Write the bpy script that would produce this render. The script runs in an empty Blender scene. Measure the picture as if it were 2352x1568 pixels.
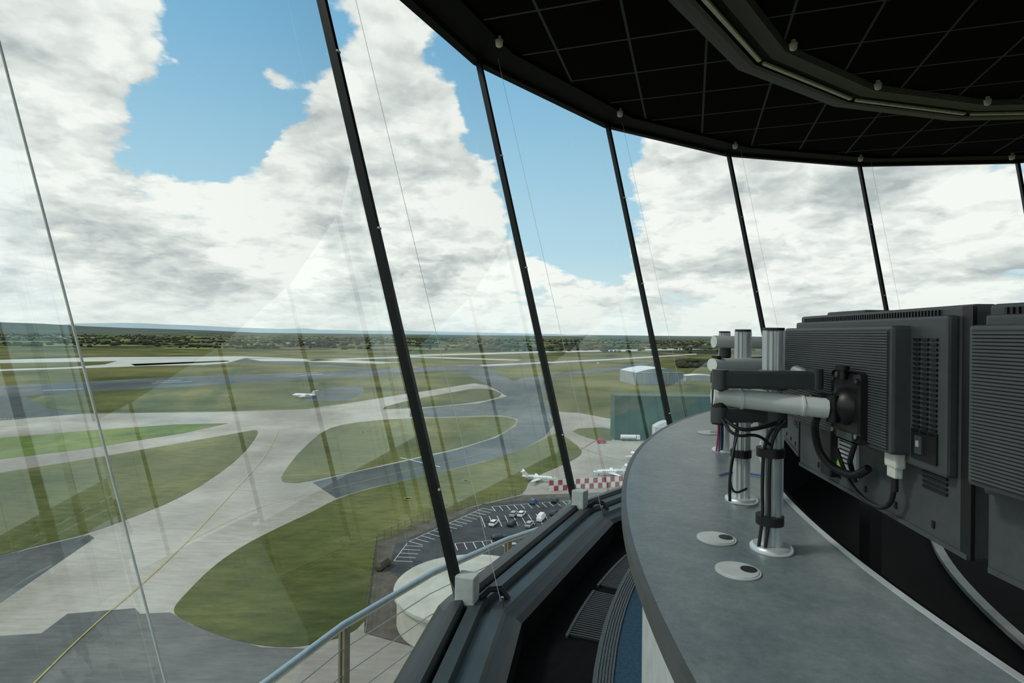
import bpy, math, random
from mathutils import Matrix, Vector, geometry
random.seed(7)
D2R=math.radians
# ------------------------------------------------------------------ site survey constants (metres)
F_PX=1270.0; ROLL=0.0106; EYE=1.55; GZ=EYE-60.0          # eye height above cab floor, apron level
def G(px,py,h=0.0):
    """sight line -> world XY on the level ground (h metres above apron)"""
    dx,dy=px-1176,py-784
    x=dx+dy*ROLL; y=784+dy-dx*ROLL-766
    d=F_PX*(60.0-h)/y
    return (x/F_PX*d,d)
CX,CY=5.088,1.085           # cab centre
KX,KY=4.10,0.75             # console arc centre
ANG=[180-17.5*k for k in range(20)]+[-180]
CEIL=EYE+2.4; SILL=EYE-1.33
R_T,R_B=6.61,5.60
def P(R,a,z): return (CX+R*math.cos(D2R(a)),CY+R*math.sin(D2R(a)),z)

# ------------------------------------------------------------------ materials
def nt(m):
    m.use_nodes=True; return m.node_tree.nodes,m.node_tree.links
def mat(name,col,rough=.6,metal=0,var=.12,scale=20,bump=0,bscale=None,spec=.5):
    m=bpy.data.materials.new(name); n,l=nt(m); b=n['Principled BSDF']
    b.inputs['Roughness'].default_value=rough; b.inputs['Metallic'].default_value=metal
    b.inputs['Specular IOR Level'].default_value=spec
    tc=n.new('ShaderNodeTexCoord'); no=n.new('ShaderNodeTexNoise'); no.inputs['Scale'].default_value=scale; no.inputs['Detail'].default_value=5
    l.new(tc.outputs['Object'],no.inputs['Vector'])
    r=n.new('ShaderNodeValToRGB'); r.color_ramp.elements[0].position=.3; r.color_ramp.elements[1].position=.7
    r.color_ramp.elements[0].color=[max(0,c*(1-var)) for c in col]+[1]; r.color_ramp.elements[1].color=[min(1,c*(1+var)) for c in col]+[1]
    l.new(no.outputs['Fac'],r.inputs['Fac']); l.new(r.outputs['Color'],b.inputs['Base Color'])
    if bump:
        bn=n.new('ShaderNodeBump'); bn.inputs['Strength'].default_value=bump
        n2=n.new('ShaderNodeTexNoise'); n2.inputs['Scale'].default_value=bscale or scale*4; l.new(tc.outputs['Object'],n2.inputs['Vector'])
        l.new(n2.outputs['Fac'],bn.inputs['Height']); l.new(bn.outputs['Normal'],b.inputs['Normal'])
    return m
def M2(name,stops,scale,rough=.9,detail=6,extra=None,spec=.1,rvar=.6,fine=None,stretch=None,rot=.5):
    """multi scale ground material, stops=[(pos,col)...]; fine=(scale,amount) adds a second, finer variation"""
    m=bpy.data.materials.new(name); n,l=nt(m); b=n['Principled BSDF']; b.inputs['Roughness'].default_value=rough; b.inputs['Specular IOR Level'].default_value=spec
    tc=n.new('ShaderNodeTexCoord'); no=n.new('ShaderNodeTexNoise'); no.inputs['Scale'].default_value=scale; no.inputs['Detail'].default_value=detail; no.inputs['Roughness'].default_value=rvar
    l.new(tc.outputs['Object'],no.inputs['Vector'])
    r=n.new('ShaderNodeValToRGB'); e=r.color_ramp.elements
    e[0].position=stops[0][0]; e[0].color=list(stops[0][1])+[1]; e[1].position=stops[-1][0]; e[1].color=list(stops[-1][1])+[1]
    for p,c in stops[1:-1]:
        q=e.new(p); q.color=list(c)+[1]
    l.new(no.outputs['Fac'],r.inputs['Fac']); out=r.outputs['Color']
    if fine:
        mp=n.new('ShaderNodeMapping'); mp.inputs['Rotation'].default_value=(0,0,rot); mp.inputs['Scale'].default_value=stretch or (1,1,1); l.new(tc.outputs['Object'],mp.inputs['Vector'])
        n2=n.new('ShaderNodeTexNoise'); n2.inputs['Scale'].default_value=fine[0]; n2.inputs['Detail'].default_value=8; n2.inputs['Roughness'].default_value=.7; l.new(mp.outputs[0],n2.inputs['Vector'])
        r2=n.new('ShaderNodeMapRange'); r2.inputs[1].default_value=.3; r2.inputs[2].default_value=.7; r2.inputs[3].default_value=1-fine[1]; r2.inputs[4].default_value=1+fine[1]; l.new(n2.outputs['Fac'],r2.inputs[0])
        vm=n.new('ShaderNodeVectorMath'); vm.operation='SCALE'; l.new(out,vm.inputs[0]); l.new(r2.outputs[0],vm.inputs[3]); out=vm.outputs[0]
    l.new(out,b.inputs['Base Color'])
    return m
grass=M2('grass',[(.38,(.058,.068,.017)),(.46,(.088,.096,.027)),(.56,(.125,.127,.039)),(.64,(.185,.172,.062))],.010,detail=11,fine=(.12,.38),stretch=(1,3,1))  # broad noise patches vary the grass and stand in for cloud shadows
grass_b=M2('grass_bright',[(.35,(.085,.125,.026)),(.65,(.17,.22,.05))],.02,detail=10,fine=(.1,.25))
conc=M2('concrete_pavement',[(.38,(.25,.225,.19)),(.5,(.33,.303,.255)),(.62,(.43,.40,.345))],.014,detail=10,fine=(.12,.16),stretch=(1,6,1),rot=.9)
conc_far=M2('concrete_runway',[(.3,(.42,.41,.36)),(.7,(.58,.56,.50))],.01)
asph=M2('asphalt_apron',[(.38,(.075,.078,.077)),(.5,(.11,.112,.107)),(.62,(.17,.168,.155))],.02,detail=10,fine=(.2,.2),stretch=(1,5,1))
asph_d=M2('asphalt_runway',[(.38,(.058,.068,.072)),(.5,(.09,.10,.103)),(.62,(.15,.158,.155))],.009,detail=10,fine=(.08,.2),stretch=(1,6,1))
carpk=M2('carpark_asphalt',[(.3,(.045,.048,.05)),(.7,(.08,.083,.085))],.2)
dirt=M2('yard_gravel',[(.3,(.08,.07,.055)),(.7,(.15,.13,.105))],.3)
yellow=mat('yellow_line',(.46,.36,.09),.8); whitel=mat('white_line',(.68,.68,.65),.8)
roofw=M2('pale_roof',[(.3,(.38,.37,.31)),(.7,(.53,.52,.45))],.15)
white=mat('white_paint',(.78,.78,.76),.4); red=mat('red_paint',(.42,.05,.05),.5); dgreen=mat('green_cladding',(.03,.078,.05),.7,scale=.08,var=.35)
glassd=mat('dark_glazing',(.03,.04,.05),.15); hangw=mat('hangar_white',(.6,.63,.62),.5,scale=.1); hangg=mat('hangar_grey',(.25,.28,.29),.5,scale=.1)
bluep=mat('blue_paint',(.05,.10,.22),.3); silver=mat('silver_paint',(.4,.41,.42),.3); blackp=mat('black_paint',(.015,.015,.017),.35)
tyre=mat('tyre',(.02,.02,.02),.9); fencem=mat('fence_steel',(.10,.11,.10),.6); orange=mat('orange',(.7,.16,.03),.6)

frame=mat('dark_frame',(.012,.016,.017),.45,0,.2,40,spec=.2); fascia=mat('fascia_black',(.0035,.004,.0045),.6,0,.2,30,spec=.1)
silled=mat('sill_anodised',(.045,.063,.07),.42,.2,.12,8,.02,200)
silld=mat('sill_dark',(.014,.019,.022),.45,0,.2,10)
blackm=mat('trench_black',(.005,.005,.006),.8,0,.3,20,spec=.1)
steel=mat('stainless',(.50,.52,.51),.3,1,.06,30)
wire=mat('wire_steel',(.8,.84,.82),.5); postm=mat('rail_post',(.28,.25,.18),.5,.2)
lightbox=mat('light_grey_plastic',(.50,.54,.53),.45)
counterm=M2('counter_laminate',[(.36,(.115,.148,.162)),(.5,(.158,.192,.204)),(.64,(.212,.246,.255))],6,rough=.36,detail=12,spec=.3,rvar=.85,fine=(60,.14))
edgeT=mat('counter_edge',(.075,.08,.08),.45); trimL=mat('light_trim',(.55,.60,.62),.35,.3)
skirt=mat('console_panel',(.50,.53,.53),.5); cloth=mat('brush_strip',(.004,.004,.005),.95,0,.6,90,.6,150,.05)
deskd=mat('desk_dark',(.008,.0085,.009),.7,spec=.1); deskw=mat('desk_white',(.72,.73,.70),.4)
carpet=M2('blue_carpet',[(.3,(.018,.045,.075)),(.7,(.04,.08,.125))],60,rough=.95)
nosing=mat('stair_nosing',(.05,.062,.068),.55,0,.2,60)
mplast=mat('monitor_plastic',(.062,.068,.073),.45,0,.1,60,.05,900); mdark=mat('monitor_black',(.009,.009,.010),.4); mrib=mat('monitor_rib',(.078,.085,.09),.45); mgroove=mat('monitor_groove',(.03,.034,.037),.6)
alu=mat('aluminium',(.58,.61,.62),.33,.45,.05,30); alw=mat('arm_white',(.74,.76,.74),.35,.05,.04); armd=mat('arm_dark',(.05,.057,.06),.42)
cablem=mat('black_cable',(.012,.012,.013),.5); dviw=mat('dvi_white',(.72,.73,.66),.45); labelw=mat('label_white',(.6,.62,.6),.6); labelg=mat('label_green',(.3,.6,.05),.6)
cabr=mat('red_cable',(.4,.03,.04),.5); cabb=mat('blue_cable',(.03,.12,.4),.5)
perf=bpy.data.materials.new('perforated_metal')
n,l=nt(perf); b=n['Principled BSDF']; b.inputs['Roughness'].default_value=.5
tc=n.new('ShaderNodeTexCoord'); v=n.new('ShaderNodeTexVoronoi'); v.inputs['Scale'].default_value=55; v.inputs['Randomness'].default_value=0; l.new(tc.outputs['Object'],v.inputs['Vector'])
r=n.new('ShaderNodeValToRGB'); r.color_ramp.elements[0].position=.3; r.color_ramp.elements[0].color=(.006,.006,.006,1); r.color_ramp.elements[1].position=.4; r.color_ramp.elements[1].color=(.05,.06,.062,1)
l.new(v.outputs['Distance'],r.inputs['Fac']); l.new(r.outputs['Color'],b.inputs['Base Color'])
lamp=mat('lamp_diffuser',(.72,.70,.62),.5)
# glass
glass=bpy.data.materials.new('window_glass'); n,l=nt(glass); n.remove(n['Principled BSDF'])
tr=n.new('ShaderNodeBsdfTransparent'); tr.inputs['Color'].default_value=(.92,.965,.945,1); gl=n.new('ShaderNodeBsdfGlossy'); gl.inputs['Roughness'].default_value=.0; gl.inputs['Color'].default_value=(.85,.95,.92,1)
lw=n.new('ShaderNodeLayerWeight'); lw.inputs['Blend'].default_value=.5
pw=n.new('ShaderNodeMath'); pw.operation='POWER'; pw.inputs[1].default_value=5; l.new(lw.outputs['Facing'],pw.inputs[0])
ml=n.new('ShaderNodeMath'); ml.operation='MULTIPLY_ADD'; ml.inputs[1].default_value=.8; ml.inputs[2].default_value=.085; l.new(pw.outputs[0],ml.inputs[0]); mx=n.new('ShaderNodeMixShader')
l.new(ml.outputs[0],mx.inputs[0]); l.new(tr.outputs[0],mx.inputs[1]); l.new(gl.outputs[0],mx.inputs[2]); l.new(mx.outputs[0],n['Material Output'].inputs[0])
# ceiling tiles
ceilm=bpy.data.materials.new('ceiling_tiles'); n,l=nt(ceilm); b=n['Principled BSDF']; b.inputs['Roughness'].default_value=.8; b.inputs['Specular IOR Level'].default_value=.05
tc=n.new('ShaderNodeTexCoord'); mp=n.new('ShaderNodeMapping'); mp.vector_type='TEXTURE'; mp.inputs['Location'].default_value=(2.636,3.933,0); mp.inputs['Rotation'].default_value=(0,0,D2R(-18))
l.new(tc.outputs['Object'],mp.inputs['Vector']); sp=n.new('ShaderNodeSeparateXYZ'); l.new(mp.outputs[0],sp.inputs[0])
outs=[]
for ax in (0,1):
    a=n.new('ShaderNodeMath'); a.operation='PINGPONG'; a.inputs[1].default_value=.3; l.new(sp.outputs[ax],a.inputs[0])
    c=n.new('ShaderNodeMath'); c.operation='LESS_THAN'; c.inputs[1].default_value=.010; l.new(a.outputs[0],c.inputs[0]); outs.append(c)
mxx=n.new('ShaderNodeMath'); mxx.operation='MAXIMUM'; l.new(outs[0].outputs[0],mxx.inputs[0]); l.new(outs[1].outputs[0],mxx.inputs[1])
cm=n.new('ShaderNodeMixRGB'); cm.inputs[1].default_value=(.003,.0034,.0038,1); cm.inputs[2].default_value=(.095,.105,.105,1); l.new(mxx.outputs[0],cm.inputs[0]); l.new(cm.outputs[0],b.inputs['Base Color'])
# landscape (fields and woods beyond the airfield, grass inside it)
land=bpy.data.materials.new('landscape'); n,l=nt(land); b=n['Principled BSDF']; b.inputs['Roughness'].default_value=.95; b.inputs['Specular IOR Level'].default_value=.02
tc=n.new('ShaderNodeTexCoord'); sp=n.new('ShaderNodeSeparateXYZ'); l.new(tc.outputs['Object'],sp.inputs[0])
vo=n.new('ShaderNodeTexVoronoi'); vo.inputs['Scale'].default_value=.0042; l.new(tc.outputs['Object'],vo.inputs['Vector'])
s2=n.new('ShaderNodeSeparateColor'); l.new(vo.outputs['Color'],s2.inputs[0])
rp=n.new('ShaderNodeValToRGB'); e=rp.color_ramp.elements; rp.color_ramp.interpolation='CONSTANT'
e[0].position=0; e[0].color=(.05,.056,.03,1); e[1].position=.3; e[1].color=(.085,.088,.042,1)
for p_,c_ in ((.42,(.13,.155,.045)),(.6,(.06,.062,.04)),(.7,(.19,.23,.06)),(.88,(.20,.165,.10))):
    q=e.new(p_); q.color=list(c_)+[1]
l.new(s2.outputs[0],rp.inputs[0])
nz=n.new('ShaderNodeTexNoise'); nz.inputs['Scale'].default_value=.005; nz.inputs['Detail'].default_value=9; nz.inputs['Roughness'].default_value=.72; l.new(tc.outputs['Object'],nz.inputs['Vector'])
rw=n.new('ShaderNodeValToRGB'); rw.color_ramp.elements[0].position=.45; rw.color_ramp.elements[1].position=.51; l.new(nz.outputs['Fac'],rw.inputs[0])
mw=n.new('ShaderNodeMixRGB'); mw.inputs[1].default_value=(.032,.037,.024,1); l.new(rw.outputs[0],mw.inputs[0]); l.new(rp.outputs[0],mw.inputs[2])
ng=n.new('ShaderNodeTexNoise'); ng.inputs['Scale'].default_value=.008; ng.inputs['Detail'].default_value=9; l.new(tc.outputs['Object'],ng.inputs['Vector'])
rg=n.new('ShaderNodeValToRGB'); rg.color_ramp.elements[0].position=.37; rg.color_ramp.elements[1].position=.63; rg.color_ramp.elements[0].color=(.06,.07,.022,1); rg.color_ramp.elements[1].color=(.18,.165,.065,1); l.new(ng.outputs['Fac'],rg.inputs[0])  # grass tones, cloud shadows suggested in the colour by the broad noise
def mr(val,a,b_,lo=0,hi=1):
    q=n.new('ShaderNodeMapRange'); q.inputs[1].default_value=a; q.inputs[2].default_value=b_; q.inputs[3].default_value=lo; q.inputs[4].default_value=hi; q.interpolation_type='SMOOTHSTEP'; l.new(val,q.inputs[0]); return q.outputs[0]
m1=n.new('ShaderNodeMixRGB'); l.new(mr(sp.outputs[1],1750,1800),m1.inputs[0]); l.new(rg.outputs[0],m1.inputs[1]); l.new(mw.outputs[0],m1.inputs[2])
m3=n.new('ShaderNodeMixRGB'); l.new(mr(sp.outputs[1],2500,20000,0,.75),m3.inputs[0]); l.new(m1.outputs[0],m3.inputs[1]); m3.inputs[2].default_value=(.13,.165,.165,1); l.new(m3.outputs[0],b.inputs['Base Color'])  # bluish tint growing with distance: haze painted into the ground colour
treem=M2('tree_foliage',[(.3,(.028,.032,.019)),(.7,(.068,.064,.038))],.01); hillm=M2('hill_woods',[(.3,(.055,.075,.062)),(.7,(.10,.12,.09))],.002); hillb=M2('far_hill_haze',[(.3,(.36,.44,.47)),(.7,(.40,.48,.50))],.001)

# ------------------------------------------------------------------ mesh builder
import bmesh
class MB:
    def __init__(s,name): s.name=name; s.v=[]; s.f=[]; s.mi=[]; s.sm=[]; s.mats=[]
    def add(s,vs,fs,m,smooth=False,M=None):
        if m not in s.mats: s.mats.append(m)
        k=s.mats.index(m); o=len(s.v)
        for q in vs:
            q=Vector(q); 
            if M is not None: q=M@q
            s.v.append(tuple(q))
        for q in fs: s.f.append([i+o for i in q]); s.mi.append(k); s.sm.append(smooth)
        return s
    def box(s,c,d,m,M=None,b=0):
        if b:
            bm=bmesh.new(); bmesh.ops.create_cube(bm,size=1); bmesh.ops.scale(bm,vec=d,verts=bm.verts)
            bmesh.ops.bevel(bm,geom=bm.edges[:],offset=b,segments=2,affect='EDGES',profile=.6); bm.verts.index_update()
            vs=[tuple(Vector(c)+q.co) for q in bm.verts]; fs=[[q.index for q in f.verts] for f in bm.faces]; bm.free(); return s.add(vs,fs,m,False,M)
        x,y,z=d[0]/2,d[1]/2,d[2]/2
        vs=[(c[0]+i*x,c[1]+j*y,c[2]+k*z) for i in(-1,1) for j in(-1,1) for k in(-1,1)]
        return s.add(vs,[(0,1,3,2),(4,6,7,5),(0,4,5,1),(2,3,7,6),(0,2,6,4),(1,5,7,3)],m,False,M)
    def tube(s,path,r,m,n=12,M=None,caps=True,rs=None):
        path=[Vector(p) for p in path]; vs=[];fs=[]; up=None
        for i,p in enumerate(path):
            t=(path[min(i+1,len(path)-1)]-path[max(i-1,0)]).normalized()
            if up is None:
                up=Vector((0,0,1)) if abs(t.z)<.9 else Vector((1,0,0))
            a=(up-t*up.dot(t)).normalized(); bb=t.cross(a); up=a
            rr=rs[i] if rs else r
            for k in range(n):
                th=2*math.pi*k/n; vs.append(p+a*rr*math.cos(th)+bb*rr*math.sin(th))
        for i in range(len(path)-1):
            for k in range(n): fs.append((i*n+k,i*n+(k+1)%n,(i+1)*n+(k+1)%n,(i+1)*n+k))
        s.add(vs,fs,m,True,M)
        if caps:
            L=(len(path)-1)*n
            s.add(vs[:n],[tuple(range(n-1,-1,-1))],m,False,M); s.add(vs[L:],[tuple(range(n))],m,False,M)
        return s
    def prism(s,poly,z0,z1,m,M=None):
        k=len(poly); tri=geometry.tessellate_polygon([[Vector((p[0],p[1],0)) for p in poly]])
        vs=[(p[0],p[1],z0) for p in poly]+[(p[0],p[1],z1) for p in poly]
        fs=[(i,(i+1)%k,k+(i+1)%k,k+i) for i in range(k)]+[(a+k,b_+k,c+k) for a,b_,c in tri]+[(c,b_,a) for a,b_,c in tri]
        return s.add(vs,fs,m,False,M)
    def flat(s,poly,z,m):
        tri=geometry.tessellate_polygon([[Vector((p[0],p[1],0)) for p in poly]])
        out=[]
        for t in tri:
            a,b_,c=[poly[i] for i in t]
            cr=(b_[0]-a[0])*(c[1]-a[1])-(b_[1]-a[1])*(c[0]-a[0]); out.append(t if cr>0 else t[::-1])
        return s.add([(p[0],p[1],z) for p in poly],out,m)
    def arc(s,cx,cy,r0,r1,a0,a1,z0,z1,m,n=96,smooth=False):
        vs=[];fs=[]
        for i in range(n+1):
            a=D2R(a0+(a1-a0)*i/n); c,q=math.cos(a),math.sin(a)
            vs+=[(cx+r0*c,cy+r0*q,z0),(cx+r1*c,cy+r1*q,z0),(cx+r1*c,cy+r1*q,z1),(cx+r0*c,cy+r0*q,z1)]
        for i in range(n):
            o=i*4
            for k in range(4): fs.append((o+k,o+(k+1)%4,o+4+(k+1)%4,o+4+k))
        fs+=[(3,2,1,0),(n*4,n*4+1,n*4+2,n*4+3)]
        return s.add(vs,fs,m,smooth)
    def ring(s,prof,m,close=False,angs=None,smooth=False):
        angs=angs or ANG; vs=[];fs=[];k=len(prof)
        for a in angs:
            for R,z in prof: vs.append(P(R,a,z))
        for i in range(len(angs)-1):
            for j in range(k if close else k-1): fs.append((i*k+j,i*k+(j+1)%k,(i+1)*k+(j+1)%k,(i+1)*k+j))
        return s.add(vs,fs,m,smooth)
    def build(s,parent=None,recalc=True):
        me=bpy.data.meshes.new(s.name); me.from_pydata(s.v,[],s.f)
        for m in s.mats: me.materials.append(m)
        me.polygons.foreach_set('material_index',s.mi); me.polygons.foreach_set('use_smooth',s.sm)
        bm=bmesh.new(); bm.from_mesh(me)
        if recalc and len(bm.faces)<60000: bmesh.ops.recalc_face_normals(bm,faces=bm.faces)
        bm.to_mesh(me); bm.free()
        o=bpy.data.objects.new(s.name,me); bpy.context.scene.collection.objects.link(o)
        if parent: o.parent=parent
        return o
def chaikin(p,n=2,closed=True):
    for _ in range(n):
        q=[]; k=len(p)
        for i in range(k if closed else k-1):
            a,b_=p[i],p[(i+1)%k]; q+=[(a[0]*.75+b_[0]*.25,a[1]*.75+b_[1]*.25),(a[0]*.25+b_[0]*.75,a[1]*.25+b_[1]*.75)]
        p=q
    return p
def strip(mb,pts,w,z,m,closed=False):
    for a,b_ in zip(pts[:-1],pts[1:]):
        d=Vector((b_[0]-a[0],b_[1]-a[1])); 
        if d.length<1e-6: continue
        nn=Vector((-d.y,d.x)).normalized()*w/2; t=d.normalized()*w*.2
        mb.flat([(a[0]-nn.x-t.x,a[1]-nn.y-t.y),(b_[0]-nn.x+t.x,b_[1]-nn.y+t.y),(b_[0]+nn.x+t.x,b_[1]+nn.y+t.y),(a[0]+nn.x-t.x,a[1]+nn.y-t.y)],z,m)

# ------------------------------------------------------------------ LANDSCAPE
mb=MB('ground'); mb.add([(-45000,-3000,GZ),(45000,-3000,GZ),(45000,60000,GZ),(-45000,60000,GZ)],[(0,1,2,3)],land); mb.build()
def gp(l_,sm=0):
    q=[G(*p) for p in l_]; return chaikin(q,sm) if sm else q
mb=MB('taxiway_concrete')
mb.flat(gp([(-900,1010),(0,965),(190,950),(500,946),(700,940),(800,926),(930,905),(1090,880),(1150,890),(1230,905),(1270,945),(1330,948),(1420,965),(1640,1000),(1900,1300),(1700,1900),(600,2300),(-900,2300)]),GZ+.05,conc); mb.build()
mb=MB('asphalt_taxiway')
mb.flat(gp([(718,1108),(790,1090),(900,1066),(1050,1033),(1140,1005),(1185,978),(1190,962),(1150,953),(1000,958),(940,957),(945,940),(1100,926),(1165,910),(1130,890),(1085,866),(1040,852),(1100,846),(1140,852),(1180,876),(1240,902),(1268,945),(1272,975),(1250,1005),(1180,1042),(1000,1087),(850,1121),(772,1144)]),GZ+.1,asph_d)
mb.flat(gp([(-900,1530),(-300,1380),(0,1277),(205,1228),(217,1236),(0,1385),(-500,1700)]),GZ+.1,asph)
mb.flat(gp([(-900,1500),(0,1461),(95,1455),(155,1410),(310,1397),(322,1410),(392,1407),(440,1435),(600,1487),(712,1490),(600,1568),(500,1800),(-900,2000)]),GZ+.1,asph)
mb.flat(gp([(-900,940),(0,912),(60,910),(110,938),(190,950),(0,966),(-900,1003)]),GZ+.1,asph_d)
mb.build()
mb=MB('main_runway')
mb.flat(gp([(-900,940),(0,886),(400,866),(800,851),(1000,842),(1250,829),(1560,815),(1560,819),(1250,837),(1000,853),(800,867),(400,889),(0,913),(-900,975)]),GZ+.12,asph_d)
mb.flat(gp([(1240,905),(1180,875),(1200,868),(1330,852),(1440,838),(1500,828),(1510,832),(1440,846),(1350,858),(1260,868),(1245,880),(1268,900)]),GZ+.13,asph_d)
mb.flat(gp([(560,825),(760,838),(860,847),(830,850),(700,840),(520,830)]),GZ+.13,asph_d)
mb.flat(gp([(720,903),(760,888),(830,885),(838,900),(800,920),(700,922)]),GZ+.18,asph_d)
for a,b_ in (((350,880),(440,876)),((360,876),(415,873)),((680,858),(730,856)),((690,862),(740,859)),((1330,828),(1350,827)),((900,846),(960,843)),((1050,840),(1090,838)),((100,897),(190,893))):
    strip(mb,[G(*a),G(*b_)],2.5,GZ+.2,whitel)
mb.build()
mb=MB('far_runway')
for pl in ([(-900,870),(0,826),(230,820),(560,818),(700,824),(560,823),(520,834),(470,838),(350,840),(0,852),(-900,905),(-900,900),(0,848),(160,843),(240,837),(270,829),(0,834),(-900,880)],
           [(560,822),(700,824),(830,828),(900,832),(960,830),(870,835),(700,830),(600,829)],
           [(930,815),(1100,811),(1250,806),(1300,808),(1100,814),(940,818)],[(1290,806),(1560,800),(1620,802),(1300,809)],
           [(700,826),(950,818),(1200,826),(1190,828),(950,821),(720,829)],[(1100,838),(1400,824),(1600,812),(1600,814),(1400,827),(1110,841)],
           [(300,836),(520,828),(530,830),(310,840)]):
    mb.flat(gp(pl),GZ+.15,conc_far)
mb.build()
mb=MB('grass_verge')
G1=[(392,1403),(430,1360),(490,1300),(560,1252),(650,1207),(720,1175),(772,1146),(850,1122),(1000,1088),(1170,1046),(1250,1008),(1285,990),(1335,1030),(1337,1045),(1300,1065),(1215,1100),(1205,1135),(1150,1145),(1010,1183),(868,1248),(858,1330),(845,1445),(700,1488),(600,1485),(500,1460),(420,1425)]
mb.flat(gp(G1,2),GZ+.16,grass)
mb.flat(gp([(-900,1130),(-400,1058),(0,1006),(190,990),(400,975),(525,972),(420,995),(200,1030),(0,1055),(-500,1130)]),GZ+.16,grass_b)
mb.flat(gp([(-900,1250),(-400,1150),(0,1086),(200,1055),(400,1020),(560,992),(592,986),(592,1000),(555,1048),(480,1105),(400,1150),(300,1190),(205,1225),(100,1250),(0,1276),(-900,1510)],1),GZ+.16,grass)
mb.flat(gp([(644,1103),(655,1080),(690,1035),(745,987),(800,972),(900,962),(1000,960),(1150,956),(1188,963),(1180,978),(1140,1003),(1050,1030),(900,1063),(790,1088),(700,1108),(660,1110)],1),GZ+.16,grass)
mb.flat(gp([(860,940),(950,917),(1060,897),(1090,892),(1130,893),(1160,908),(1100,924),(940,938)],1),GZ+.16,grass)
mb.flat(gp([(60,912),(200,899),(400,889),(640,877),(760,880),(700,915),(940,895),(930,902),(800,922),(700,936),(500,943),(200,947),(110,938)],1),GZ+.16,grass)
mb.flat(gp([(1300,985),(1412,981),(1416,1012),(1365,1012)],1),GZ+.16,grass)
mb.build()
mb=MB('service_yard')
mb.flat(gp([(868,1247),(1010,1183),(1200,1138),(1480,1128),(1900,1300),(1500,1560),(1000,1500),(840,1455)]),GZ+.2,dirt)
mb.flat(gp([(892,1312),(908,1252),(1040,1192),(1110,1158),(1330,1140),(1420,1200),(1360,1300),(930,1335)]),GZ+.24,carpk)
def baymarks(a,b_,depth,step=2.6):
    a=Vector(G(*a)); b_=Vector(G(*b_)); d=(b_-a); L=d.length; d.normalize(); nn=Vector((-d.y,d.x))*depth
    k=int(L/step)
    for i in range(k+1):
        q=a+d*step*i; strip(mb,[q,q+nn],.22,GZ+.3,whitel)
    strip(mb,[a,b_],.18,GZ+.3,whitel)
baymarks((905,1290),(935,1250),-5); baymarks((940,1245),(1110,1168),-5); baymarks((1130,1165),(1320,1150),-5); baymarks((1110,1200),(1310,1190),5); baymarks((1110,1200),(1310,1190),-5); baymarks((1045,1250),(1160,1240),-5)
mb.build()
mb=MB('taxiway_markings')
def ln(pts,w,m,sm=2):
    q=[G(*p) for p in pts]
    if sm: q=[q[0]]+chaikin(q,sm,False)+[q[-1]]
    strip(mb,q,w,GZ+.3,m)
ln([(60,1590),(200,1450),(330,1340),(430,1245),(490,1180),(550,1115),(610,1050),(640,990)],.28,yellow)
ln([(430,1245),(560,1180),(640,1150),(760,1125),(900,1090),(1100,1045)],.2,yellow)
ln([(0,1040),(250,1005),(520,985),(680,960),(860,930)],.3,yellow)
ln([(920,1052),(1010,1073)],.7,whitel,0); ln([(640,1095),(820,1085)],.3,yellow)
for k in range(22): ln([(0+k*9,963-k*.4),(5+k*9,962.7-k*.4)],.8,whitel,0)
ln([(1330,1035),(1380,1005)],.4,red,0); ln([(1260,950),(1300,1010),(1360,1040),(1440,1060)],.3,yellow)
mb.build()
# hills and tree belts
mb=MB('distant_hill')
def ridge(x0,x1,y,prof,m):
    k=len(prof); vs=[];fs=[]
    for i,hh in enumerate(prof):
        x=x0+(x1-x0)*i/(k-1); vs+=[(x,y-1500,GZ),(x,y,GZ+hh),(x,y+1500,GZ)]
    for i in range(k-1):
        for j in (0,1): fs.append((i*3+j,i*3+3+j,i*3+4+j,i*3+1+j))
    mb.add(vs,fs,m,True)
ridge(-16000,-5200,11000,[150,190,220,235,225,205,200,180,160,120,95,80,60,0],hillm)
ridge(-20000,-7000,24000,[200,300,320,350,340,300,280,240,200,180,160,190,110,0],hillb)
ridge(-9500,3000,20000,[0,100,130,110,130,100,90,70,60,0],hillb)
mb.build()
mb=MB('distant_countryside')      # trees, hedges, farms and houses beyond the airfield
bm=bmesh.new(); bmesh.ops.create_icosphere(bm,subdivisions=1,radius=1); bv=[tuple(q.co) for q in bm.verts]; bf=[[q.index for q in g.verts] for g in bm.faces]; bm.free()
def tree(x,y,s):
    sx=s*random.uniform(1,2.6); jz=random.uniform(.8,1.3)
    mb.add([(x+a*sx,y+b_*sx,GZ+s*.6+c*s*jz) for a,b_,c in bv],bf,treem,True)
def f1():
    y=random.uniform(1850,6500); return (random.uniform(-1,1.05)*y,y+0,random.uniform(3,7))
rows=[(random.uniform(-1,1),random.uniform(1850,5500),random.uniform(-.5,.5),random.uniform(200,700)) for _ in range(120)]
def f2():
    if random.random()<.3: return f1()
    a,y,sl,L=random.choice(rows); t=random.uniform(-.5,.5)*L; return (a*y+t,y+t*sl,random.uniform(3,6.5))
for _ in range(2600): tree(*f2())
for _ in range(120):
    px=random.uniform(1560,1760); x,y=G(px,random.uniform(828,845)); tree(x,y,random.uniform(3,6))
for _ in range(70):
    y=random.uniform(2200,6000); x=random.uniform(-1,1)*y; w_=random.uniform(8,22); h_=random.uniform(4,7)
    mb.box((x,y,GZ+h_/2),(w_,10,h_),random.choice((hangw,hangg,dirt,dirt)),None)
    mb.add([(x-w_/2,y-5,GZ+h_),(x+w_/2,y-5,GZ+h_),(x+w_/2,y+5,GZ+h_),(x-w_/2,y+5,GZ+h_),(x-w_/2,y,GZ+h_+3),(x+w_/2,y,GZ+h_+3)],[(0,1,5,4),(2,3,4,5),(0,4,3),(1,2,5)],hangg)
mb.build()
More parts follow.
